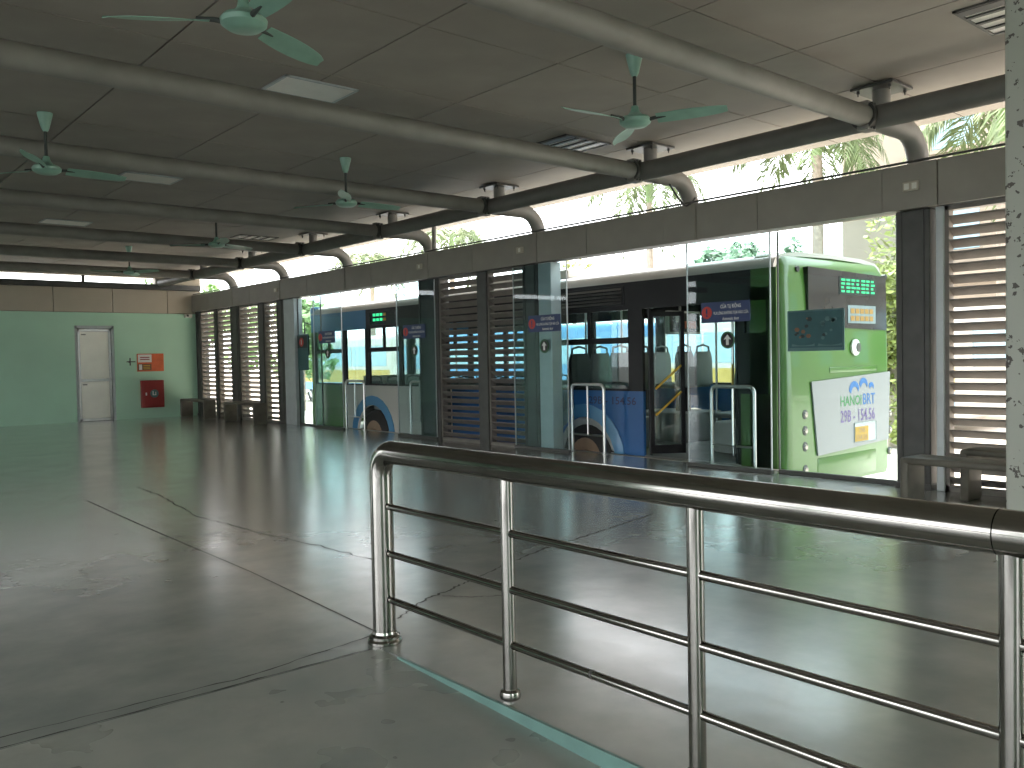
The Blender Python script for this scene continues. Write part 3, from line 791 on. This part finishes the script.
# doors: one leaf folded inwards at the far jamb, another at the near jamb
def busleaf(y, d_):
    L = .46
    p0 = Vector((XB+.07, y, 0)); dv = Vector((.82, d_*.57, 0)).normalized()
    def rect(b, u0, u1, z0, z1, th=.016):
        nrm = Vector((-dv.y, dv.x, 0))*th
        q = [p0+dv*u0-nrm, p0+dv*u1-nrm, p0+dv*u1+nrm, p0+dv*u0+nrm]
        b.prism([(v.x, v.y) for v in q], 'Z', z0, z1)
    b = B(); rect(b, 0, .05, .02, 1.86); rect(b, L-.05, L, .02, 1.86); rect(b, 0, L, .02, .13); rect(b, 0, L, 1.80, 1.86); lf = build(b, 'door_leaf', 'bus_black', bus, None)
    b = B(); rect(b, .05, L-.05, .13, 1.80, .004); build(b, 'door_glass', 'glass_bus', lf, None)
    nrm = Vector((-dv.y, dv.x, 0))*(-.05 if d_ < 0 else .05)
    for z in (.52, .86):
        b = B(); q0 = p0+dv*.06+nrm; q1 = p0+dv*(L-.06)+nrm
        b.tube([(q0.x, q0.y, z), (q1.x, q1.y, z+.30)], .014, 8); build(b, 'grab_bar', 'yellow', lf)
    b = B(); b.tube([(p0.x, p0.y, .0), (p0.x, p0.y, 1.9)], .02, 8); build(b, 'hinge_post', 'bus_black', lf)
busleaf(7.38, -1); busleaf(6.05, 1)
# interior poles
def pole(x, y): 
    b = B(); b.tube([(x, y, .0), (x, y, 2.38)], .017, 10); build(b, 'grab_pole', 'brushed', bus)
for x, y in ((9.25, 6.55), (9.4, 7.5), (10.2, 7.5), (9.4, 9.3), (10.2, 9.3), (9.4, 12.6), (10.2, 12.6), (9.3, 14.4)): pole(x, y)
for x in (9.35, 10.25):
    b = B(); b.tube([(x, 6.2, 2.05), (x, 15.4, 2.05)], .015, 8); build(b, 'ceiling_bar', 'brushed', bus)
# inside screen over the doorway
b = B(); b.box(9.27, 9.98, 7.60, 7.66, 1.58, 1.90, .012, 2); sc_ = build(b, 'info_screen', 'white_plastic', bus)
b = B(); b.box(9.30, 9.95, 7.594, 7.601, 1.61, 1.87); build(b, 'screen_face', 'bus_black', sc_)
b = B(); b.box(9.62, 9.86, 7.588, 7.595, 1.66, 1.76); build(b, 'screen_picture', 'orange', sc_)
b = B(); b.box(9.42, 9.49, 7.588, 7.595, 1.74, 1.84); build(b, 'screen_icon', 'white', sc_)
# seats: pairs
def seat_pair(x, y, z):
    b = B(); b.box(x-.43, x+.43, y-.02, y+.40, z+.36, z+.43, .03, 2); s_ = build(b, 'seat_bench', 'seat', bus)
    for k in (-.22, .22):
        b = B(); pr = [(x+k-.20, z+.40), (x+k+.20, z+.40), (x+k+.19, z+.80), (x+k+.15, z+.90), (x+k-.15, z+.90), (x+k-.19, z+.80)]
        b.prism(pr, 'Y', y-.05, y+.01); build(b, 'seat_back', 'seat', s_)
        b = B(); b.tube([(x+k-.15, y-.02, z+.86), (x+k-.14, y-.02, z+.97), (x+k, y-.02, z+1.0), (x+k+.14, y-.02, z+.97), (x+k+.15, y-.02, z+.86)], .016, 8); build(b, 'seat_handle', 'dark_frame', s_)
    b = B(); b.box(x-.04, x+.04, y+.08, y+.30, z, z+.37); build(b, 'seat_leg', 'dark_frame', s_)
for y in (8.15, 8.95, 10.0, 10.8, 11.7, 12.6, 13.9, 14.6):
    z = .44 if y < 9 else 0.0
    seat_pair(10.50, y, z)
    if y > 8.0: seat_pair(9.12, y + .02, z)
seat_pair(10.35, 7.05, .05); seat_pair(10.3, 5.9, .3)
# plate number on the side, led route display
text('side_number', '29B - 154.56', 'side_number', bus, (XB-.014, 7.98, .70), '-X', .86, .105)
b = B(); b.box(XB-.006, XB+.004, 13.25, 14.15, 1.96, 2.20, .003, 1); ld = build(b, 'route_display', 'led_back', bus)
for r_ in range(2):
    for k in range(4):
        b = B(); b.box(XB-.009, XB-.005, 13.98-.12*k-.045, 13.98-.12*k+.045, 2.03+.09*r_, 2.08+.09*r_); build(b, 'led_segment', 'led_green' if k < 3 else 'yellow', ld)
# mirror at the front
t_ = B(); t_.tube([(XB+.1, YFR-.05, 2.05), (XB-.06, YFR+.05, 2.12), (XB-.10, YFR-.0, 1.88)], .018, 8); ma = build(t_, 'mirror_arm', 'bus_black', bus)
b = B(); b.box(XB-.20, XB-.03, YFR-.10, YFR+.0, 1.42, 1.88, .03, 2); build(b, 'mirror', 'bus_black', ma)
# front
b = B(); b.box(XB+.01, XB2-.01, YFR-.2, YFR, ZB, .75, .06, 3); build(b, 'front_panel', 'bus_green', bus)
b = B(); b.box(XB+.01, XB2-.01, YFR-.2, YFR-.02, 2.15, 2.44, .06, 3); build(b, 'front_brow', 'bus_light_blue', bus)
b = B(); b.box(XB+.05, XB2-.05, YFR-.09, YFR-.075, .70, 2.2); build(b, 'windscreen', 'glass_bus', bus, None)
for x_ in (XB+.02, XB2-.12):
    b = B(); b.box(x_, x_+.10, YFR-.18, YFR-.04, .6, 2.25, .03, 2); build(b, 'front_pillar', 'bus_black', bus)
for x_ in (XB+.3, XB2-.3):
    b = B(); b.lathe((x_, YFR-.005, .15), [(.11, 0), (.10, .02), (.05, .03)], 18, 'Y'); build(b, 'headlamp', 'lamp_glass', bus)
# rear cap: rounded shell with an inner hollow
rp = []
R_ = .16
def rcorner(cx_, cy_, a0, a1, n=6): return [(cx_+R_*math.cos(a0+(a1-a0)*k/n), cy_+R_*math.sin(a0+(a1-a0)*k/n)) for k in range(n+1)]
plan = [(XB, YR+.45)] + rcorner(XB+R_, YR+R_, PI, 1.5*PI) + rcorner(XB2-R_, YR+R_, 1.5*PI, 2*PI) + [(XB2, YR+.45)]
b = B()
levels = [(ZB, .02), (ZB+.08, 0), (.9, .0), (1.5, .01), (2.05, .035), (2.28, .06), (2.38, .11), (2.44, .2), (2.475, .42)]
rings = []
for z_, ins in levels:
    ring = []
    for (x_, y_) in plan:
        cx_ = 9.8; dx_ = x_-cx_
        fx = (1.25-ins*.8)/1.25 if z_ > 2.2 else 1
        yy_ = y_ + ins if y_ < YR+.44 else y_
        zz_ = z_
        ring.append(b.bm.verts.new((cx_+dx_*fx, min(yy_, YR+.45), zz_)))
    rings.append(ring)
for a, c in zip(rings, rings[1:]):
    for k in range(len(a)-1): b.bm.faces.new((a[k], a[k+1], c[k+1], c[k]))
b.bm.faces.new(rings[-1]); b.bm.faces.new(rings[0][::-1])
b.bm.faces.new([r[0] for r in rings] + [r[-1] for r in rings][::-1])
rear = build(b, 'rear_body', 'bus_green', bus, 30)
yr = YR
b = B(); b.prism([(9.04, 2.28), (10.88, 2.24), (10.90, 1.56), (9.04, 1.60)], 'Y', yr-.006, yr+.10); rw = build(b, 'rear_window', 'rear_glass', bus, None)
b = B(); b.box(9.72, 10.62, yr-.014, yr-.006, 1.98, 2.20); dp = build(b, 'rear_display', 'led_back', bus)
for r_ in range(4):
    for k in range(7):
        b = B(); b.box(9.76+.12*k, 9.76+.12*k+random.uniform(.05, .10), yr-.018, yr-.013, 2.01+.046*r_, 2.035+.046*r_); build(b, 'led_segment', 'led_green', dp)
b = B(); b.box(9.92, 10.60, yr-.012, yr-.006, 1.64, 1.86); sk = build(b, 'window_sticker', 'sticker', bus)
for r_ in range(2):
    for k in range(5):
        b = B(); b.box(9.98+.115*k, 10.07+.115*k, yr-.016, yr-.011, 1.67+.09*r_, 1.73+.09*r_); build(b, 'sticker_bar', 'tan_print', sk)
b = B(); b.lathe((10.09, yr-.002, 1.345), [(.10, 0), (.10, -.02), (.08, -.03), (.05, -.034)], 24, 'Y'); em = build(b, 'rear_emblem', 'white', bus)
b = B(); b.lathe((10.12, yr-.034, 1.345), [(.058, 0), (.055, -.008), (.04, -.01)], 20, 'Y'); build(b, 'emblem_disc', 'dark_frame', em)
# engine flap recess strip above the board
b = B(); b.box(9.5, 10.65, yr-.004, yr+.02, 1.04, 1.12, .02, 3); build(b, 'flap_grip', 'bus_green', bus)
# advert board
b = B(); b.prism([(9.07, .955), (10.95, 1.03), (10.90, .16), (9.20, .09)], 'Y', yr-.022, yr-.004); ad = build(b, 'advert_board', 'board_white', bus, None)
text('board_lettering', 'HANOI', 'logo_green', ad, (9.955, yr-.025, .70), '-Y', .50, .125)
text('board_lettering', 'BRT', 'logo_blue', ad, (10.395, yr-.025, .705), '-Y', .30, .135)
text('board_lettering', '29B - 154.56', 'number_purple', ad, (10.12, yr-.025, .515), '-Y', .84, .15)
def arch_band(cx_, cz, r0, r1, a0, a1, n=12):
    o_ = [(cx_+r1*math.cos(a0+(a1-a0)*k/n), cz+r1*math.sin(a0+(a1-a0)*k/n)) for k in range(n+1)]
    i_ = [(cx_+.012+r0*math.cos(a0+(a1-a0)*k/n), cz-.03+r0*math.sin(a0+(a1-a0)*k/n)) for k in range(n+1)]
    b = B(); b.prism(o_+i_[::-1], 'Y', yr-.026, yr-.024); build(b, 'logo_arch', 'logo_blue', ad, None)
arch_band(10.03, .81, .085, .125, .25, 3.1); arch_band(10.255, .86, .075, .11, .2, 2.9); arch_band(10.45, .84, .045, .07, .2, 2.8)
# number plate in its recess
b = B(); b.box(10.02, 10.56, yr-.028, yr-.024, .18, .42, .012, 2); pr_ = build(b, 'plate_recess', 'alu', ad)
b = B(); b.box(10.03, 10.36, yr-.034, yr-.028, .19, .37, .004, 1); pl = build(b, 'number_plate', 'plate_yellow', ad)
text('plate_lettering', '29B', 'rim', ad, (10.195, yr-.036, .325), '-Y', .16, .055)
text('plate_lettering', '154.56', 'rim', ad, (10.195, yr-.036, .240), '-Y', .26, .065)
for x_, zs_ in ((8.955, (.585, .40, .215, -.05)), (11.0-.03, (.49, .28, .0))):
    for z_ in zs_:
        b = B(); b.lathe((x_, yr+.004, z_), [(.055, 0), (.055, -.008), (.045, -.016), (.02, -.02)], 18, 'Y'); lp = build(b, 'rear_lamp', 'dark_frame', bus)
        b = B(); b.lathe((x_, yr-.010, z_), [(.036, 0), (.030, -.012), (.01, -.016)], 16, 'Y'); build(b, 'lamp_lens', 'lamp_glass', lp)
for x_ in (8.90, 10.97):
    b = B(); b.lathe((x_, yr+.07, 2.25), [(.035, .03), (.035, -.035), (.02, -.04)], 14, 'Y'); build(b, 'marker_lamp', 'black', bus)
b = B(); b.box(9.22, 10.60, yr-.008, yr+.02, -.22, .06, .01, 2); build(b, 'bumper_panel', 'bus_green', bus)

# ------------------------------------------------------------------ outside: road, coaches, trees, building
b = B(); b.box(8.46, 120, -60, 140, GZ-.2, GZ); tag(build(b, 'ground', 'ground', None, None), 'pale concrete bus yard outside', 'ground', kind='structure')
b = B(); b.box(-90, XL-.21, -60, 140, GZ-.2, GZ).box(XL-.21, 8.46, -60, YB-.21, GZ-.2, GZ-.001); tag(build(b, 'ground', 'dark_ground', None, None), 'unseen ground around the hall, made dark to cut bounced light', 'ground', kind='structure')
b = B(); b.box(23.5, 29, -40, 90, GZ, GZ+.18); tag(build(b, 'verge', 'ground', None, None), 'raised pale kerb strip along the bus yard', 'verge', kind='structure')

def coach(x0, y0, y1, body, stripe, label, stripe2='bus_white'):
    t = thing('coach', (x0+1.25, (y0+y1)/2, GZ), label, 'bus', 'parked coaches across the yard')
    x1 = x0+2.5; z0 = GZ+.3; z1 = GZ+2.95
    b = B(); b.box(x0, x1, y0, y1, z0, z1, .22, 4); build(b, 'body', body, t)
    b = B(); b.box(x0-.012, x1+.012, y0+.3, y1-.3, GZ+.95, GZ+1.5); build(b, 'stripe', stripe, t, None)
    b = B(); b.box(x0-.010, x1+.010, y0+.3, y1-.3, GZ+.6, GZ+.95); build(b, 'stripe', stripe2, t, None)
    n_ = 6; L = (y1-y0-1.0)/n_
    for k in range(n_):
        b = B(); b.box(x0-.014, x0+.02, y0+.5+L*k+.04, y0+.5+L*(k+1)-.04, GZ+1.65, GZ+2.5, .03, 1); build(b, 'side_window', 'win_blue', t)
    b = B(); b.box(x0+.2, x1-.2, y0-.012, y0+.02, GZ+1.5, GZ+2.5, .05, 2); build(b, 'rear_window', 'win_blue', t)
    for yy in (y0+2.2, y1-2.4):
        b = B(); b.lathe((x0-.01, yy, GZ+.48), [(.48, .02), (.48, .25), (.3, .26)], 22, 'X'); w_ = build(b, 'wheel', 'rubber', t)
        b = B(); b.lathe((x0+.0, yy, GZ+.48), [(.27, .0), (.2, .03), (.1, .0)], 18, 'X'); build(b, 'rim', 'alu', w_)
coach(20.0, 8.0, 17.0, 'bus_white', 'coach_yellow', 'white coach with a yellow stripe, seen through the open bus door', 'bus_light_blue')
coach(19.6, 18.2, 27.2, 'bus_light_blue', 'bus_light_blue', 'light blue coach seen through the bus windows', 'bus_white')
coach(19.2, 30.0, 39.5, 'bus_white', 'coach_yellow', 'farthest white coach with yellow and blue stripes', 'bus_light_blue')

def frond_mesh(L=2.6, droop=1.0, seed=1):
    rnd = random.Random(seed); b = B(); pts = []
    N = 13
    for i in range(N+1):
        u = i/N; pts.append(Vector((L*(u-.18*u*u*droop), 0, .55*L*u*(1-.35*u)-droop*.95*L*u**2.4)))
    b.tube(pts, [.035*(1-.85*i/N) for i in range(N+1)], 5)
    for i in range(1, N):
        for k in range(4):
            f = (k+rnd.random()*.5)/4
            p = pts[i].lerp(pts[i+1], f) if i < N else pts[i]
            d_ = (pts[min(i+1, N)]-pts[i-1]).normalized()
            u = i/N; ll = .75*math.sin(PI*(.12+.80*u))+.12
            for s_ in (-1, 1):
                side = Vector((0, s_, 0)); dirv = (d_*.55+side*.75+Vector((0, 0, rnd.uniform(-.55, .25)))).normalized()
                tip = p+dirv*ll+Vector((0, 0, -.28*ll)); mid = p+dirv*ll*.5; wv = d_.cross(dirv).cross(dirv).normalized()*.028
                b.quad(p-wv*.5, mid-wv, tip, mid+wv)
    return b.mesh('frond')
FM = [frond_mesh(2.7, .55, 1), frond_mesh(2.6, 1.0, 2), frond_mesh(2.4, 1.5, 3)]
def palm(x, y, h, label, r=.15, n_=15, sc=1.0):
    t = thing('palm_tree', (x, y, GZ), label, 'palm tree', 'palms along the yard')
    b = B(); pts = [(x, y, GZ+(h-GZ-1.0)*k/10) for k in range(11)]
    b.tube(pts, [r*1.35, r*1.15]+[r]*5+[r*.95, r*.9, r*.85, r*.8], 12); build(b, 'trunk', 'trunk', t)
    b = B(); b.tube([(x, y, h-1.05), (x, y, h-.5), (x, y, h)], [r*.85, r*.95, r*.45], 12); build(b, 'crownshaft', 'crownshaft', t)
    rnd = random.Random(int(x*100+y*7))
    for k in range(n_):
        o = link('frond', FM[k % 3], 'frond', (x, y, h-.06*(k % 3)), t)
        o.rotation_euler = (rnd.uniform(-.2, .2), (.15 if k % 3 == 0 else 0), 2.399*k + rnd.uniform(-.2, .2))
        q = sc*rnd.uniform(.85, 1.1); o.scale = (q, q, q)
palm(25.3, 14.66, 8.54, 'palm with a thick trunk rising behind the bus rear', 0.18, 17, 1.15)
palm(25.41, 21.67, 8.12, 'palm with a slim trunk right of the middle louvres', 0.14, 13, 1.1)
palm(24.97, 33.66, 7.24, 'palm crown seen over the header above the middle louvres', 0.14, 13, 1.1)
palm(25.6, 42.01, 7.02, 'farther palm crown seen over the header left of the wide column', 0.14, 13, 1.1)
palm(18.33, 42.34, 4.66, 'young yellowish palm seen just under the header in the farther doorway', 0.12, 12, 1.0)
palm(25.18, 9.2, 7.85, 'palm whose fronds show at the top right by the white pillar', 0.15, 13, 1.1)

def tree(x, y, h, rx, rz, m, label, seed, zc=None, n_=1800, ls=.14):
    t = thing('tree', (x, y, GZ), label, 'tree', 'leafy trees beyond the yard')
    rnd = random.Random(seed); zc = zc or h-rz
    b = B(); b.tube([(x, y, GZ), (x+.05, y, GZ+(zc-GZ)*.6), (x-.03, y, zc+rz*.4)], [.16, .12, .05], 8)
    for k in range(6):
        a = rnd.random()*2*PI
        b.tube([(x, y, zc-rz*.5), (x+rx*.7*math.cos(a), y+rx*.7*math.sin(a), zc+rz*rnd.uniform(-.2, .5))], [.05, .015], 6)
    build(b, 'trunk', 'trunk', t)
    clumps = [(Vector((rnd.gauss(0, .45), rnd.gauss(0, .45), rnd.gauss(0, .45))), rnd.uniform(.28, .5)) for _ in range(16)]
    b = B()
    for k in range(n_):
        c, r = rnd.choice(clumps); v = Vector((rnd.gauss(0, 1), rnd.gauss(0, 1), rnd.gauss(0, 1))).normalized()*r*rnd.uniform(.6, 1)
        p = c+v
        p = Vector((x+p.x*rx, y+p.y*rx, zc+p.z*rz))
        u = Vector((rnd.gauss(0, 1), rnd.gauss(0, 1), rnd.gauss(0, .6))).normalized(); w_ = u.orthogonal().normalized()
        s_ = ls*rnd.uniform(.6, 1.4)
        b.quad(p-u*s_, p-w_*s_*.5, p+u*s_, p+w_*s_*.5)
    tag(build(b, 'foliage', m, t, None), kind='stuff')
tree(31.0, 23.0, 6.0, 1.5, 1.8, 'leaf_dark', 'dark tree leftmost of three behind the bus roof', 11, ls=.2)
tree(37.0, 25.7, 7.2, 1.6, 2.3, 'leaf_dark', 'dark tree middle of three behind the bus roof', 12, ls=.2)
tree(41.0, 26.7, 7.2, 1.6, 2.0, 'leaf_dark', 'dark tree rightmost of three behind the bus roof', 13, ls=.2)
tree(16.6, 8.05, 3.6, .8, 1.7, 'leaf_yellow', 'yellow green tree between the bus rear and the column', 14, n_=2600, ls=.09)
tree(31.0, 31.5, 6.2, 1.9, 1.6, 'leaf_yellow', 'pale sparse tree above the bus roof by the glass door', 15, n_=900, ls=.18)
tree(15.6, 31.0, 4.4, 1.7, 1.9, 'leaf', 'green tree in front of the far bus front end', 16, ls=.17)
tree(18.0, 50.0, 6.4, 2.2, 2.4, 'leaf', 'green tree seen over the header at its far end', 17, ls=.24)
tree(16.8, 4.0, 2.4, 1.0, 1.0, 'leaf', 'low green tree seen through the near louvres', 19, ls=.11)

t = thing('building', (33, 4, GZ), 'pale beige building behind the palms at the right', 'building')
b = B(); b.box(30, 37, -22, 16.4, GZ, 14); build(b, 'wall', 'building', t, None)
for k in range(7):
    for r_ in range(3):
        yy = 12.4-4.0*k; zz = 1.2+3.4*r_
        b = B(); b.box(29.96, 30.06, yy-.75, yy+.75, zz, zz+1.5, .02, 1); w_ = build(b, 'window', 'win_blue', t)
        b = B(); b.box(29.88, 30.0, yy-.85, yy+.85, zz-.14, zz-.02); build(b, 'window_sill', 'building', t, None)
for r_ in range(3):
    b = B(); b.box(29.4, 30.0, -22, 16.6, 3.6+3.4*r_, 3.8+3.4*r_); build(b, 'ledge', 'building', t, None)
